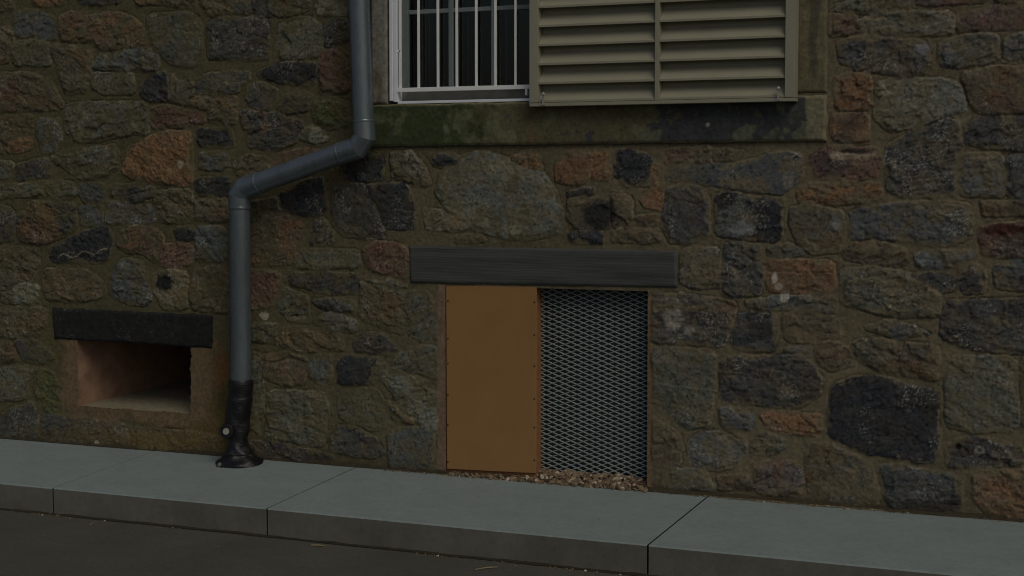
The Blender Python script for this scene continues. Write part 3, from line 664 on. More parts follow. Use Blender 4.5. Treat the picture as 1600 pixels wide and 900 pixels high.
keep = ~(((cxm > VX0+nw) & (cxm < VX1+nw) & (czm > VZ0+nw) & (czm < VZ1+.012)) | inside(HX0, HX1, -.3, HZ1) | inside(WX0, WX1, WZ0, WZ1))
M_wall = mat_attr('rubble_stone')
wall = grid_mesh('wall', GX, -H, GZ, T, keep, M_wall, house, skirt=.55)
tag(wall, 'rubble stonework of grey, brown and rust stones in wide mortar')

# --- sill, jambs, lintels
def sill_tone(X, Z, e, u, v):
    n = fbm(X*4, Z*4, 5, 401); n2 = fbm(X*16, Z*16, 5, 402, .62)
    green, mid, dark, end = alb(29,34,19), alb(48,45,32), alb(30,31,32), alb(62,60,47)
    c = mixc(green, mid, ss(.14, .34, u+.30*(n-.5)+.2*(n2-.5)))
    c = mixc(c, np.broadcast_to(alb(54,44,28), c.shape), ss(.05,.02,abs(u-.38)+.05*n2)*.6)
    c = mixc(c, np.broadcast_to(dark, c.shape), ss(.50, .60, n2+.55*(ss(.58, .72, u)-.35)-.32*v*ss(.3,.6,u)+.22*(1-v)*ss(.35,.5,u)))
    c = mixc(c, np.broadcast_to(alb(58,60,44), c.shape), ss(.62,.72, fbm(X*9,Z*9,5,404)+.0)*.5)
    c = mixc(c, np.broadcast_to(end, c.shape), ss(.958, .965, u+.01*(n2-.5)))
    c = mixc(c, np.broadcast_to(alb(66,62,46), c.shape), ss(.012, .003, e)*ss(.4,.6,n2+.2)*.7)
    x, z = xz(1108, 195); c = mixc(c, np.broadcast_to(alb(84,82,76), c.shape), ss(.012, .009, np.hypot(X-x, Z-z)))
    return c*(.70+.6*n2)[..., None]
def worked(a, b_): return lambda X, Z, e, u, v: -.008*ss(.012, 0, e)+a*(fbm(X*9, Z*9, 4, 410)-.5)+b_*(fbm(X*60, Z*60, 4, 411)-.5)
M_sand = mat_attr('weathered_sandstone')
a = xz(583, 229); b_ = xz(1292, 219)
slab('window_sill', [(a[0], WZ0+.004), (b_[0], WZ0+.004), (b_[0], 1.742), (a[0], 1.738)], -.022, .4, sill_tone, worked(.010, .004), M_sand, house, rag=.005)
def jamb_tone(base, stain):
    def f(X, Z, e, u, v):
        n = fbm(X*14, Z*3, 5, 421+int(base[0])); n2 = fbm(X*50, Z*40, 4, 422)
        c = mixc(alb(*base), alb(*stain), ss(.48, .62, n+.12*(u-.5)))
        return c*(.75+.5*n2)[..., None]
    return f
slab('window_jamb', [(-.822, 3.76), (WX0, 3.76), (WX0, WZ0+.008), (-.822, WZ0+.008)], -.012, .35, jamb_tone((68,67,62),(58,52,43)), worked(.005, .003), M_sand, house)
x0 = WX1; x1 = xz(1293, 100)[0]
slab('window_jamb', [(x0, 3.76), (x1, 3.76), (x1, WZ0+.016), (x0, WZ0+.016)], -.010, .35, jamb_tone((56,53,39),(44,42,34)), worked(.006, .003), M_sand, house)
slab('window_head', [(-.95, 4.0), (1.8, 4.0), (1.8, 3.765), (-.95, 3.765)], -.015, .4, jamb_tone((56,53,39),(44,42,34)), worked(.006, .003), M_sand, house, step=.02)

def wood_mat():
    m, t, b = shader('charcoal_wood')
    n = noise(t, 3.0, 7, .6, sc=(.7, 5, 9)); wv = node(t, 'ShaderNodeTexWave', wave_type='BANDS', bands_direction='Z')
    wv.inputs['Scale'].default_value = 14; wv.inputs['Distortion'].default_value = 9; wv.inputs['Detail'].default_value = 4; wv.inputs['Detail Scale'].default_value = .7
    tc = node(t, 'ShaderNodeTexCoord'); mp = node(t, 'ShaderNodeMapping'); mp.inputs['Scale'].default_value = (.35, 1, 1.5)
    t.links.new(tc.outputs['Object'], mp.inputs[0]); t.links.new(mp.outputs[0], wv.inputs[0])
    r = ramp(t, n.outputs[0], [(.25, tuple(alb(26,27,26))), (.5, tuple(alb(37,38,37))), (.8, tuple(alb(45,47,45)))])
    r2 = ramp(t, wv.outputs[0], [(0, G(.82)), (.6, G(1.02)), (1, G(1.10))])
    t.links.new(mix(t, r.outputs[0], r2.outputs[0], 1.0, 'MULTIPLY'), b.inputs['Base Color'])
    b.inputs['Roughness'].default_value = .65
    n2 = noise(t, 10, 6, .7, sc=(.5, 8, 14)); bump(t, b, [(wv.outputs[0], .05, .001), (n2.outputs[0], .5, .002)])
    return m
def flat_relief(X, Z, e, u, v): return -.006*ss(.010, 0, e)+.0015*(fbm(X*5, Z*30, 3, 430)-.5)
lc = [xz(640,384), xz(1058,391.5), xz(1059,449), xz(642.5,441.5)]
tag(slab('lintel', lc, -.012, .3, lambda X,Z,e,u,v: np.ones(X.shape+(3,))*.1, flat_relief, wood_mat(), house, rag=.0025), 'smooth charcoal grey timber lintel over the boarded hatch')
def dark_tone(X, Z, e, u, v):
    n2 = fbm(X*30, Z*30, 5, 441, .65); g2 = fbm(X*150, Z*150, 3, 442, .7)
    c = np.broadcast_to(alb(17,17,17), X.shape+(3,))*(.6+.8*n2)[..., None]
    return mixc(c, np.broadcast_to(alb(58,58,54), c.shape), ss(.66, .80, g2)*ss(.45,.6,fbm(X*7,Z*12,3,443))*.6)
lc = [xz(83,480.5), xz(333,492), xz(332,544), xz(85,529)]
tag(slab('lintel', lc, -.014, .3, dark_tone, worked(.007, .004), M_sand, house, rag=.009), 'rough near black stone lintel over the small vent')

# --- the small vent: a deep rendered duct rising inwards
M_rend = mat_plain('brown_render', alb(76,60,49), .95, var=.3, scale=9, bumps=.6, bd=.003, spec=.2)
M_black = mat_plain('shade_black', (.008,.008,.009), .95, spec=0)  # near black, the shade of deep recesses put into the colour
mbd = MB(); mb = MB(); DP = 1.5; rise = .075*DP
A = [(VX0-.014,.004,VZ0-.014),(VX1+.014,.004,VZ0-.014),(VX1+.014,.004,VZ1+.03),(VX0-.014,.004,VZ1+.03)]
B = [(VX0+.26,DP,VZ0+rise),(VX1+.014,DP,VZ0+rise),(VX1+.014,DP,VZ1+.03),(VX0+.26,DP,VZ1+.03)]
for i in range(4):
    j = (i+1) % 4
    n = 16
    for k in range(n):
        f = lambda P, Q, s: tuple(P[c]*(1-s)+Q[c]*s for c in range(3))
        (mb if k < 11 else mbd).quad(f(A[i],B[i],k/n), f(A[j],B[j],k/n), f(A[j],B[j],(k+1)/n), f(A[i],B[i],(k+1)/n))  # inner stretch painted black in place of its shade
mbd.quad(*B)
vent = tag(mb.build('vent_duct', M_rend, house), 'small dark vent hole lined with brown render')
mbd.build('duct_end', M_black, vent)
M_pale = mat_plain('pale_render', alb(70,66,53), .9, var=.25, scale=30, bumps=.6, bd=.003)
rr = random.Random(3)
mb = MB(); n = 60
for k in range(n):                         # worn cement floor of the duct
    xa, xb = VX0+(VX1-VX0)*k/n, VX0+(VX1-VX0)*(k+1)/n
    za = .007+.004*math.sin(k*1.7)*math.sin(k*.61)
    mb.quad((xa,.003,VZ0-.004),(xb,.003,VZ0-.004),(xb,1.03,VZ0+.004+.075*1.03),(xa,1.03,VZ0+.004+.075*1.03))
mb.build('vent_floor', M_pale, vent)

# --- the boarded hatch
M_pan = mat_plain('orange_brown_panel', alb(82,60,33), .55, var=.07, scale=5, bumps=.05)
M_foam = mat_plain('orange_foam', alb(78,54,36), .95, var=.35, scale=60, bumps=.8, bd=.004, spec=.2)
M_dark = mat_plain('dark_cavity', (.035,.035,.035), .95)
p0, p1, p2, p3 = at(697,446.5,-.004), at(838,448.5,-.004), at(837.5,739.5,-.004), at(698.5,732.5,-.004)
mb = MB(); th_ = .008
f0 = [p3, p2, p1, p0]
mb.add([tuple(p) for p in f0]+[(p[0], p[1]+th_, p[2]) for p in f0], [(0,1,2,3),(7,6,5,4),(0,4,5,1),(1,5,6,2),(2,6,7,3),(3,7,4,0)])
panel = tag(mb.build('access_panel', M_pan, house, .0015), 'flat orange brown board closing the left half of the hatch')
M_screw = mat_plain('screw_metal', alb(22,18,12), .5, .6)
for xp, ys in ((835, (472,523,572,623,668,719)), (700, (470,529,568,617,664,722))):
    for yp in ys:
        c = at(xp, yp, -.004); mb = MB()
        rings = [circle((c[0], c[1]+d, c[2]), (1,0,0), (0,0,1), r, 12) for d, r in ((.001,0.005),(-.0015,.0042),(-.0028,.0025))]
        mb.loft(rings); mb.build('screw', M_screw, panel)
PX1 = p2[0]
mb = MB()
mb.box(HX0-.03, PX1-.006, .010, .42, -.05, HZ1+.03)
pier = tag(mb.build('hatch_pier', M_foam, house), 'rough orange foam edge between board and mesh')
MY = .072
gx0 = PX1-.006
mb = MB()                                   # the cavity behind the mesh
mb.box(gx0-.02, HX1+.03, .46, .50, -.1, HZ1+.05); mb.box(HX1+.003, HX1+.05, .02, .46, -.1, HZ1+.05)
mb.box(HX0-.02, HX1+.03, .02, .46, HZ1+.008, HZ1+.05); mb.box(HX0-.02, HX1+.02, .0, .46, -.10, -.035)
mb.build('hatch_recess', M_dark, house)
M_mesh = mat_plain('galvanised_mesh', alb(86,91,90), .55, .2, var=.12, scale=30, bumps=0)
z_b, z_t = at(930, 748, MY)[2]-.004, HZ1+.006
mb = MB()
cw = (at(1003,600,MY)[0]-at(861,600,MY)[0])/7.28; ch = (at(940,470,MY)[2]-at(940,730,MY)[2])/33.5
mx0, mx1 = gx0-.004, HX1+.002
def strand(ax, az, bx, bz):
    # flattened strand, its broad face tipped up and back like expanded metal
    w1, w2, dep, rs_ = .0036, .0022, .008, .0028
    P = [(ax,MY,az-w1*.5),(bx,MY,bz-w1*.5),(bx,MY,bz+w1*.5),(ax,MY,az+w1*.5)]
    Q = [(ax,MY+dep,az+rs_-w2),(bx,MY+dep,bz+rs_-w2),(bx,MY+dep,bz+rs_),(ax,MY+dep,az+rs_)]
    mb.add(P+Q, [(0,1,2,3),(3,2,6,7),(7,6,5,4),(4,5,1,0)])
nzr = int((z_t-z_b)/ch)+2; ncol = int((mx1-mx0)/(cw/2))+2
def cut(ax, az, bx, bz):
    if ax < mx0: s = (mx0-ax)/(bx-ax); ax, az = mx0, az+(bz-az)*s
    if bx > mx1: s = (mx1-ax)/(bx-ax); bx, bz = mx1, az+(bz-az)*s
    if bx <= ax or min(az,bz) < z_b or max(az,bz) > z_t+.01: return
    strand(ax, az, bx, bz)
for r_ in range(-1, nzr+1):
    for c_ in range(-1, ncol+1):
        x = mx0+c_*cw/2; z = z_b+r_*ch + (ch/2 if c_ % 2 else 0)
        cut(x, z, x+cw/2, z+ch/2); cut(x, z, x+cw/2, z-ch/2)
wm = tag(mb.build('wire_mesh', M_mesh, house), 'grey expanded metal mesh closing the right half of the hatch')
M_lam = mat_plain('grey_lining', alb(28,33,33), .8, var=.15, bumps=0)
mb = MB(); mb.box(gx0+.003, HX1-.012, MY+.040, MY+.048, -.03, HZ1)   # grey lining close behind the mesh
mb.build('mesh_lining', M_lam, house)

# --- the window
M_white = mat_plain('white_paint', (.76,.79,.84), .45, var=.05, scale=12, bumps=0)
M_bar = mat_plain('bar_paint', (.84,.85,.82), .45, var=.06, scale=12, bumps=0)
M_sash = mat_plain('grey_sash_paint', alb(66,72,72), .5, var=.08, scale=12, bumps=0)
YW = .12
def X_(px, y=0., py=100): return float(at(px, py, y)[0])
def Z_(py, y=0., px=700): return float(at(px, py, y)[2])
zt = 3.74
sx0, sx1 = X_(630.5, YW), WX1-.12
szb = Z_(139, YW, 660)
sm = X_(771, YW); 
mb = MB()
mb.box(WX0+.002, sx0+.001, YW+.004, YW+.055, szb-.09, zt)
mb.box(sx0, sx0+.026, YW, YW+.05, szb-.03, zt); mb.box(sx1-.026, sx1, YW, YW+.05, szb-.03, zt)
mb.box(sm-.012, sm+.012, YW-.002, YW+.05, szb-.028, zt-.03); mb.box(sx0+.026, sx1-.026, YW+.001, YW+.049, szb-.03, szb+.010)
mb.box(sx0+.026, sx1-.026, YW+.001, YW+.049, zt-.04, zt-.001)
window = tag(mb.build('window', M_sash, house, .002), 'grey painted window sash with dark panes behind white bars')
m1 = X_(703.3, YW); zm = Z_(18.5, YW, 640)
mb = MB(); mb.box(m1-.013, m1+.013, YW+.006, YW+.035, szb+.010, zt-.04); mb.build('muntin', M_sash, window, .003)
m2 = sm+(m1-sm)*-1
mb = MB(); mb.box(m2-.013, m2+.013, YW+.006, YW+.035, szb+.010, zt-.04); mb.build('muntin', M_sash, window, .003)
for q in range(4):
    z = zm+q*.42
    mb = MB(); mb.box(sx0+.026, sx1-.026, YW+.010, YW+.032, z-.013, z+.010); mb.build('muntin', M_sash, window, .003)
gm, gt, gb = shader('window_glass')
gt.nodes.remove(gb); gl1 = node(gt, 'ShaderNodeBsdfGlossy'); gl1.inputs['Roughness'].default_value = .03
tr = node(gt, 'ShaderNodeBsdfTransparent'); tr.inputs[0].default_value = (.8,.85,.85,1)
fr = node(gt, 'ShaderNodeFresnel'); mx = node(gt, 'ShaderNodeMixShader')
gt.links.new(fr.outputs[0], mx.inputs[0]); gt.links.new(tr.outputs[0], mx.inputs[1]); gt.links.new(gl1.outputs[0], mx.inputs[2])
gt.links.new(mx.outputs[0], gt.nodes['Material Output'].inputs[0])
mb = MB(); mb.box(sx0+.02, sx1-.02, YW+.020, YW+.024, szb, zt-.02); mb.build('pane', gm, window)
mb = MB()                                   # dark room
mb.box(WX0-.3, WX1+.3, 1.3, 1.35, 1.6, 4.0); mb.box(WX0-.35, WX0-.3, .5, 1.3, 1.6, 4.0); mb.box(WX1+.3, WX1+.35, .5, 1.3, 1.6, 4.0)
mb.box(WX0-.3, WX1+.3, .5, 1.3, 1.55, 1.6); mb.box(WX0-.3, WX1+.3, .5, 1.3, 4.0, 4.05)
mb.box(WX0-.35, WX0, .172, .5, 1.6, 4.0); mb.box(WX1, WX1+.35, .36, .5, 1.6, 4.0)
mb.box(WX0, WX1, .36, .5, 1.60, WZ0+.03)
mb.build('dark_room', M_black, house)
M_bar_refl = mat_plain('bar_reflection', alb(42,42,40), .7, var=.1, bumps=0)
for px in (674, 733.5, 793):  # thin rods added to stand in for bar reflections in the panes
    x = X_(px, YW+.09); mb = MB(); mb.box(x-.004, x+.004, YW+.07, YW+.11, WZ0+.05, zt); mb.build('blind_and_reflection', M_bar_refl, window)
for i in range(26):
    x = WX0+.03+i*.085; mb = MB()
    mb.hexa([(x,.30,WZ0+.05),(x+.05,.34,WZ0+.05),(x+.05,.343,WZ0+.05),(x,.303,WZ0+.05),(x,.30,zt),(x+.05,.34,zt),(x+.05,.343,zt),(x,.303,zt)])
    mb.build('blind_and_reflection', M_black, window)
# outer frame and grille
YG = .010
mb = MB()
xa, xb, xc = X_(608.5, -.012), X_(613.5, -.012), X_(620, -.010)
zb = Z_(159.5, -.012, 614)
mb.box(xa, xb, -.014, .05, zb+.006, zt); mb.box(xb+.002, xc, -.009, .05, zb, zt)
x626 = X_(622.5, .03)

rt_ = WX1-.035
mb.box(xc+.002, rt_, -.008, .04, Z_(160, -.008, 700)-.003, Z_(156.5, -.008, 700))
mb.box(rt_, rt_+.03, -.008, .05, zb, zt)
frame = tag(mb.build('window_frame', M_white, house, .002), 'white metal outer window frame')
M_gb = mat_plain('grey_apron', alb(56,56,52), .7, var=.12)
mb = MB(); mb.box(xc-.001, X_(624.5, .03), .03, .11, zb+.01, zt); mb.build('jamb_liner', M_sash, frame)
mb = MB(); mb.box(xc+.02, rt_-.005, .045, .06, WZ0-.005, Z_(147, .045, 700)); mb.box(xc+.02, rt_-.005, .09, .10, WZ0-.005, Z_(139, .09, 700)); mb.build('apron_board', M_gb, frame)
mb = MB(); zr0, zr1 = Z_(143.6, YG-.008, 640), Z_(137.4, YG-.008, 640)
mb.box(xa+.02, rt_-.01, YG-.018, YG+.004, zr0, zr1)
xv = X_(824, YG); mb.box(xv-.006, xv+.006, YG-.016, YG+.004, zb+.02, zr0+.001)
mb.box(X_(617, YG), X_(628, YG), YG-.014, YG-.004, Z_(82, YG, 620), Z_(79, YG, 620))
grille = tag(mb.build('window_grille', M_bar, house, .001), 'thin white metal safety grille in front of the window')
k_ = 0
bp = [626.6, 655.4, 685.6, 715, 745.4, 775.4, 806.8]
bx = [X_(p_, YG) for p_ in bp]; dx = bx[-1]-bx[-2]
while bx[-1]+dx < rt_-.03: bx.append(bx[-1]+dx)
for x in bx:
    mb = MB(); mb.box(x-.0058, x+.0058, YG-.014, YG-.003, zr1-.002, zt-.02); mb.build('bar', M_bar, grille, .001)

# --- the louvred shutter
M_sh = mat_plain('khaki_metal', alb(80,78,66), .5, var=.06, scale=7, bumps=.04)
M_lip = M_sh
YS = -.085; yb = -.018
XA, XB = X_(827, YS, 160), X_(1241, YS, 160)
XA2, XB2 = X_(840.5, YS), X_(1226.5, YS)
ZB = (Z_(166, YS, 828)+Z_(158.5, YS, 1240))/2; ZR = ZB+.020
XM0, XM1 = X_(1023, YS), X_(1029.5, YS)
mb = MB()
mb.box(XA, XA2, YS, yb, ZR-.001, 3.7); mb.box(XB2, XB, YS, yb, ZR-.001, 3.7)
mb.box(XA, XB, YS+.002, yb, ZB, ZR-.003); mb.box(XA2, XB2, YS+.001, yb-.001, 3.62, 3.699)
mb.box(XA2, XB2, yb-.006, yb-.002, ZR-.002, 3.62)
shutter = tag(mb.build('shutter', M_sh, house, .0015), 'khaki metal louvred shutter over the right half of the window')
mb = MB(); mb.box(XM0, XM1, YS+.0015, yb-.007, ZR-.002, 3.62); mb.build('mullion', M_sh, shutter, .001)
zl = [Z_(p_, YS+.006, 840) for p_ in (12.7, 42.3, 71.3, 101.7, 131.7)]
pitch = (zl[0]-zl[-1])/4; z0 = zl[-1]-pitch
M_rust = mat_plain('stained_lip', alb(62,50,30), .7, var=.2)
z = z0; i = 0
while z < 3.60:
    for (a_, c_) in ((XA2+.001, XM0-.001), (XM1+.001, XB2-.001)):
        mb = MB(); t_ = .002; lip = .010
        zc = max(z, ZR)
        prof = [(YS+.006, zc), (YS+.006, zc+lip), (YS+.012, zc+lip+.003), (YS+.036, zc+lip+.030), (yb-.012, zc+pitch*.72), (yb-.010, zc+pitch+.016)]
        fr_ = [(a_, y, q) for y, q in prof]+[(c_, y, q) for y, q in prof]
        bk = [(x, y+.002, q-.0015) for x, y, q in fr_]
        n = len(prof); vs = fr_+bk
        fs = [(k, n+k, n+k+1, k+1) for k in range(n-1)]+[(2*n+k, 2*n+k+1, 3*n+k+1, 3*n+k) for k in range(n-1)]+[(0,2*n,3*n,n)]
        mb.add(vs, fs, False); o = mb.build('slat', M_sh, shutter)
    z += pitch
M_zn = mat_plain('bright_zinc', alb(100,98,96), .35, .6, var=.1, bumps=0)
for px, p0_, p1_ in ((848.5, 147, 163.5), (1216, 138, 156)):
    x = X_(px, YS-.006); za, zb_ = Z_(p1_, YS-.006, px), Z_(p0_, YS-.006, px)
    mb = MB(); mb.box(x-.0055, x+.0055, YS-.006, YS-.002, za, zb_)
    mb.loft([circle((x, YS-.0065-d, zb_), (1,0,0), (0,0,1), r, 16) for d, r in ((-.004,.010),(.002,.009),(.004,.006))])
    mb.box(x-.011, x+.011, YS-.004, YS+.002, za-.004, za+.005)
    mb.build('latch', M_zn, shutter)

# ------------------------------------------------------------ the downpipe
def pipe_mat():
    m, t, b = shader('grey_zinc')
    n = noise(t, 6, 6, .6, sc=(1, 1, .35)); n2 = noise(t, 90, 4, .6, sc=(1,1,.2))
    r = ramp(t, n.outputs[0], [(.3, tuple(alb(54,60,63))), (.7, tuple(alb(64,70,73)))])
    r2 = ramp(t, n2.outputs[0], [(.3, G(.9)), (.7, G(1.1))])
    t.links.new(mix(t, r.outputs[0], r2.outputs[0], 1.0, 'MULTIPLY'), b.inputs['Base Color'])
    b.inputs['Metallic'].default_value = .55
    rr_ = ramp(t, n.outputs[0], [(.3, G(.22)), (.7, G(.34))]); t.links.new(rr_.outputs[0], b.inputs['Roughness'])
    return m
M_pipe = pipe_mat()
YP = -.125
P2 = lambda px, py: np.array(at(px, py, YP))
r_low = (P2(389,450)[0]-P2(361,450)[0])/2*.985; r_up = (P2(579.5,100)[0]-P2(550.5,100)[0])/2
base = P2(374, 728); base[2] = SL*YP
dp = empty('drainpipe', tuple(base), 'grey metal rain pipe that bends across the stone wall down into a black boot', 'drainpipe')
dp.empty_display_size = .1
t0, t1 = P2(561, 0), P2(568, 190); up_ = t0+(t0-t1)*.9
e1 = P2(569.5, 226); e2 = P2(377, 296)
l0, l1 = P2(374.5, 322), P2(377, 600)
dg = (e2-e1)/np.linalg.norm(e2-e1)
mb = MB(); sweep(mb, [up_, t1], r_up); mb.build('pipe_section', M_pipe, dp)
mb = MB(); sweep(mb, [e1+dg*.10, e2-dg*.10], r_low*1.0); mb.build('pipe_section', M_pipe, dp)
mb = MB(); sweep(mb, [l0+np.array([0,0,.004]), l1], r_low); mb.build('pipe_section', M_pipe, dp)
def elbow(a, m1_, m2_, b_, r, name='elbow'):
    mb = MB(); sweep(mb, [a, m1_, m2_, b_], r*1.075, crisp=True)
    for p, q in ((a, m1_), (b_, m2_)):       # rolled rims
        d = (q-p)/np.linalg.norm(q-p); sweep(mb, [p-d*.001, p+d*.002, p+d*.009, p+d*.012], [r*1.07, r*1.095, r*1.095, r*1.07], crisp=True)
    d = (m1_-a)/np.linalg.norm(m1_-a); 
    mb.build(name, M_pipe, dp)
dd = (t1-t0)/np.linalg.norm(t1-t0)
mA = P2(569.5, 214); mBp = e1+dg*.045+np.array([0,0,-.004])
elbow(P2(568, 188), mA, mBp, e1+dg*.155, r_up*.99)
elbow(e2-dg*.125, e2-dg*.02, P2(374.5, 306), P2(374.5, 326), r_low)
for pp, ang in ((P2(562.5, 40)+np.array([0,0,1.2]), 0),):
    mb = MB(); sweep(mb, [pp, pp+np.array([0,0,.03])], r_up*1.12); mb.box(pp[0]-.006, pp[0]+.006, YP+r_up, .01, pp[2], pp[2]+.03); mb.build('clamp', M_pipe, dp)

def rubber_mat():
    m, t, b = shader('black_rubber')
    n = noise(t, 40, 5, .6); r = ramp(t, n.outputs[0], [(.3, (.004,.004,.005)), (.7, (.010,.010,.012))])
    t.links.new(r.outputs[0], b.inputs['Base Color']); b.inputs['Roughness'].default_value = .42
    n2 = noise(t, 22, 5, .6, sc=(1,1,1.8)); bump(t, b, [(n2.outputs[0], .6, .012)])
    return m
M_rub = rubber_mat()
prof = [(376.5,593,15.5),(376.5,597,16.8),(376.2,608,16.6),(376,609.5,15.6),(375.6,620,15.6),(375.3,621.5,16.8),(374.5,628,17),(373.5,634,16.3),(372,642,17),(370.5,652,17),(370,664,16.8),(370.5,676,15.5),(371,684,14),(371.5,692,13.5),(372.5,698,14),(373.5,702,16),(373.5,709,18.5)]
rings = []; N = 48
pxm = (P2(389,650)[0]-P2(361,650)[0])/28
for i, (cx_, cy_, rp) in enumerate(prof):
    c = P2(cx_, cy_); ring = []
    for j in range(N):
        a = 2*math.pi*j/N; q = 1+(.07*math.sin(3*a+i*1.3)+.05*math.sin(5*a-i*1.7))*(i > 7)+(-.07 if i in (9, 12) else 0)
        ring.append(c+np.array([math.cos(a)*rp*pxm*q, math.sin(a)*rp*pxm*q, 0]))
    rings.append(ring)
bz = SL*YP
for (rx, z, sq) in ((.078,.060,1),(.094,.044,1),(.115,.028,1),(.131,.014,1),(.136,.004,1),(.136,-.012,1)):
    c = np.array([P2(373.0,720)[0], YP+.004, bz+z]); ring = []
    for j in range(N):
        a = 2*math.pi*j/N; q = 1+(.08*math.sin(4*a+rx*90)+.05*math.sin(7*a-rx*70))*(z > .01)
        y = math.sin(a)*rx*q*.86; ring.append(c+np.array([math.cos(a)*rx*q, y, min(y, .0)*SL*1.0+(y*SL if y > 0 else 0)]))
    rings.append(ring)
mb = MB(); mb.loft(rings); boot = mb.build('boot', M_rub, dp)
sm_ = boot.modifiers.new('sub', 'SUBSURF'); sm_.levels = 1; sm_.render_levels = 2
def plug(px, py, Y, r1, r2, col, name='plug', ax=(-.30,-.93,.10)):
    c = np.array(at(px, py, Y)); a = np.array(ax)/np.linalg.norm(ax)
    u = np.cross(a, [0,0,1.]); u /= np.linalg.norm(u); v = np.cross(u, a)
    mb = MB(); mb.loft([circle(c+a*d, u, v, r, 28) for d, r in ((-.10,r1*.9),(-.012,r1*.92),(-.010,r1*1.02),(.004,r1),(.007,r1*.93))])
    o = mb.build(name, M_rub, dp)
    mb = MB(); mb.loft([circle(c+a*d, u, v, r, 24) for d, r in ((.004,r2),(.011,r2),(.012,r2*.93))]); mb.build('cap', mat_plain('grey_cap', alb(*col), .5, bumps=0), o)
plug(354, 674, YP-.088, .041,   .018, (84,83,78), ax=(.22,-.97,.06))
plug(344.5, 727, YP-.098, .026, .0125, (58,60,57), ax=(-.2,-.85,.5))

# ------------------------------------------------------------ gravel, grit and litter
def pebbles(mb, n, fn, s0, s1, seed):
    r = random.Random(seed)
    for _ in range(n):
        x, y, z = fn(r); s = s0+(s1-s0)*r.random()**2.2
        m = Matrix.Rotation(r.uniform(0,6.28),3,'Z') @ Matrix.Rotation(r.uniform(-.9,.9),3,'X') @ Matrix.Rotation(r.uniform(-.9,.9),3,'Y')
        sc3 = Vector((s, s*r.uniform(.55,.95), s*r.uniform(.3,.7)))
        vs = []
        for (a,b_,c) in ICO:
            j = 1+r.uniform(-.22,.22); v = m @ Vector((a*sc3.x*j, b_*sc3.y*j, c*sc3.z*j)); vs.append((x+v.x, y+v.y, z+v.z))
        mb.add(vs, ICF)
bm = bmesh.new(); bmesh.ops.create_icosphere(bm, subdivisions=1, radius=1); ICO = [tuple(v.co) for v in bm.verts]; ICF = [tuple(v.index for v in f.verts) for f in bm.faces]; bm.free()
def stone_mat(name, c1, c2, c3):
    m, t, b = shader(name)
    g = node(t, 'ShaderNodeNewGeometry'); r = ramp(t, g.outputs['Random Per Island'], [(0, c1), (.45, c2), (.8, c2), (1, c3)])
    n = noise(t, 120, 5, .6); r2 = ramp(t, n.outputs[0], [(.3, G(.75)), (.7, G(1.2))])
    t.links.new(mix(t, r.outputs[0], r2.outputs[0], 1.0, 'MULTIPLY'), b.inputs['Base Color']); b.inputs['Roughness'].default_value = .9
    return m
M_grav = stone_mat('gravel', tuple(alb(44,36,25)), tuple(alb(68,58,45)), tuple(alb(108,98,85)))
mb = MB()
def bed(r):
    x = r.uniform(HX0+.03, HX1+.01); f = (x-HX0)/(HX1-HX0)
    y = r.uniform(-.022-.012*f, MY); hgt = (.004+.044*ss(-.03, MY, y))*(.25+.75*float(ss(.15,.42,f)))*(1-.45*float(ss(.9,1.02,f)))
    return x, y, hgt+r.uniform(-.004,.006)
pebbles(mb, 1300, bed, .005, .023, 4)
tag(mb.build('gravel', M_grav), 'loose tan stone chips heaped under the hatch board and mesh', 'gravel', kind='stuff')
mb = MB(); n = 60                           # sandy bed under the chips
for k in range(n):
    xa, xb = HX0+.0+(HX1-HX0)*k/n, HX0+(HX1-HX0)*(k+1)/n
    fa = float(ss(.15,.42,k/n))
    mb.quad((xa,-.012,-.0),(xb,-.012,-.0),(xb,.10,.02+.03*fa),(xa,.10,.02+.03*fa))
tag(mb.build('sand', mat_plain('sand', alb(58,42,28), .95, var=.3, scale=60, bumps=.6, bd=.003)), 'brown sand bed under the stone chips', 'sand', kind='stuff')
M_grit = stone_mat('grit', tuple(alb(34,27,17)), tuple(alb(66,54,36)), tuple(alb(120,112,96)))
mb = MB()
def foot(r):
    x = r.choice([r.uniform(.78, 2.75), r.uniform(.95, 2.1), r.uniform(-.75,.8), r.uniform(1.2,1.9)])
    y = -abs(r.gauss(0, .014))-.004; return x, y, y*SL+.002
pebbles(mb, 2600, foot, .0016, .006, 5)
tag(mb.build('grit', M_grit), 'fine crumbs of mortar and grit along the foot of the wall', 'grit', kind='stuff')
mb = MB(); xs = np.linspace(-8, 8, 1200)
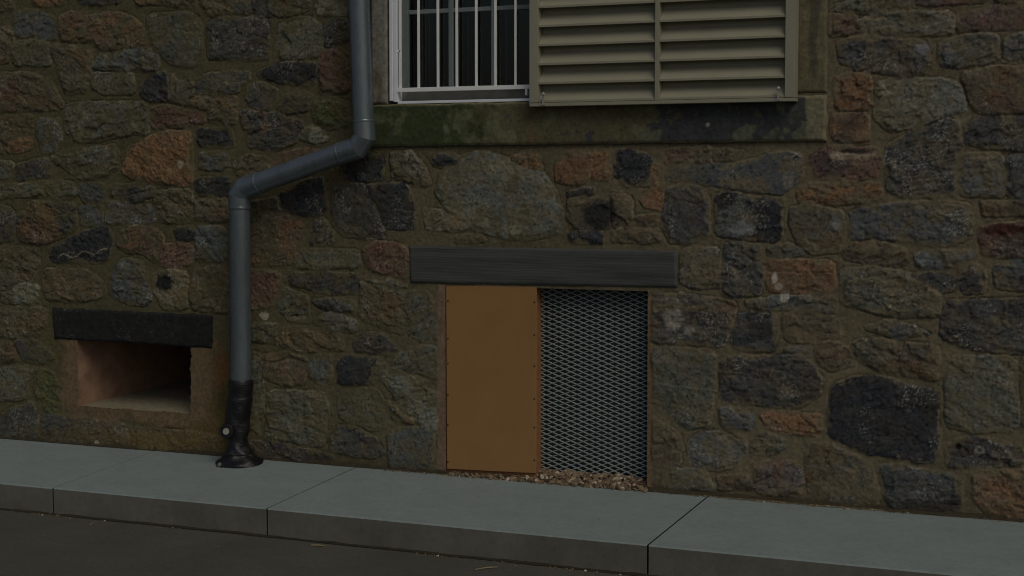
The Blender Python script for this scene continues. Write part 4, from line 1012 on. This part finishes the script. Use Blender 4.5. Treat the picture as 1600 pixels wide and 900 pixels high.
for i in range(len(xs)-1):
    ya = -.006-.022*float(fbm(np.array([xs[i]*7]), np.array([1.]), 4, 71)[0])*(1 if xs[i] > .7 else .5); yb_ = -.006-.022*float(fbm(np.array([xs[i+1]*7]), np.array([1.]), 4, 71)[0])*(1 if xs[i+1] > .7 else .5)
    mb.quad((xs[i],ya,ya*SL+.002),(xs[i+1],yb_,yb_*SL+.002),(xs[i+1],-.004,.010+.022*float(fbm(np.array([xs[i+1]*9]), np.array([5.]), 4, 73)[0])),(xs[i],-.004,.010+.022*float(fbm(np.array([xs[i]*9]), np.array([5.]), 4, 73)[0])))
tag(mb.build('soil', mat_plain('dark_soil', (.045,.036,.018), .95, var=.4, scale=60, bumps=.8, bd=.003)), 'dark soil line in the corner between wall and pavement', 'soil', kind='stuff')
mb = MB()
def kerbline(r):
    x = r.choice([r.uniform(-3.2, 2.8), r.gauss(-2.3,.12), r.gauss(.72,.1), r.gauss(.0,.06)]); y = YF-.012-abs(r.gauss(0,.02)); return x, y, RZ+.002
pebbles(mb, 150, kerbline, .002, .008, 6)
def roadbits(r): return r.uniform(-3.4,2.8), r.uniform(-1.9,-.92), RZ+.001
pebbles(mb, 170, roadbits, .0012, .0035, 8)
def slabbits(r):
    y = r.uniform(-.85,-.05); return r.uniform(-3.4,2.8), y, y*SL+.001
pebbles(mb, 26, slabbits, .0014, .0035, 9)
tag(mb.build('road_grit', M_grit), 'scattered pale crumbs on the asphalt and along the kerb', 'grit', kind='stuff')
def ground_at(px, py, z): 
    r = FW + RT*(px-800)/FPX - UP*(py-450)/FPX; return CAM + r*((z-CAM[2])/r[2])
M_twig = mat_plain('dry_straw', alb(96,88,66,k=2.2), .8, bumps=0)
for (ax_, ay_, bx_, by_, rd, lab) in ((486,852,510,854,.0035,'short pale straw lying on the asphalt beside the kerb face'), (742,890,778,886,.0028,'thin curved dark twig on the asphalt near the bottom edge'), (141,820,147,817,.003,'tiny pale dry leaf stalk on the asphalt at far left')):
    a = ground_at(ax_, ay_, RZ+.004); b_ = ground_at(bx_, by_, RZ+.004); m_ = (a+b_)/2+np.array([.0,.008,.002])
    mb = MB(); sweep(mb, [a, m_, b_], [rd, rd*1.2, rd*.6], 8); o = mb.build('straw' if 'straw' in lab else 'twig', M_twig)
    tag(o, lab, 'twig' if 'straw' not in lab else 'straw')
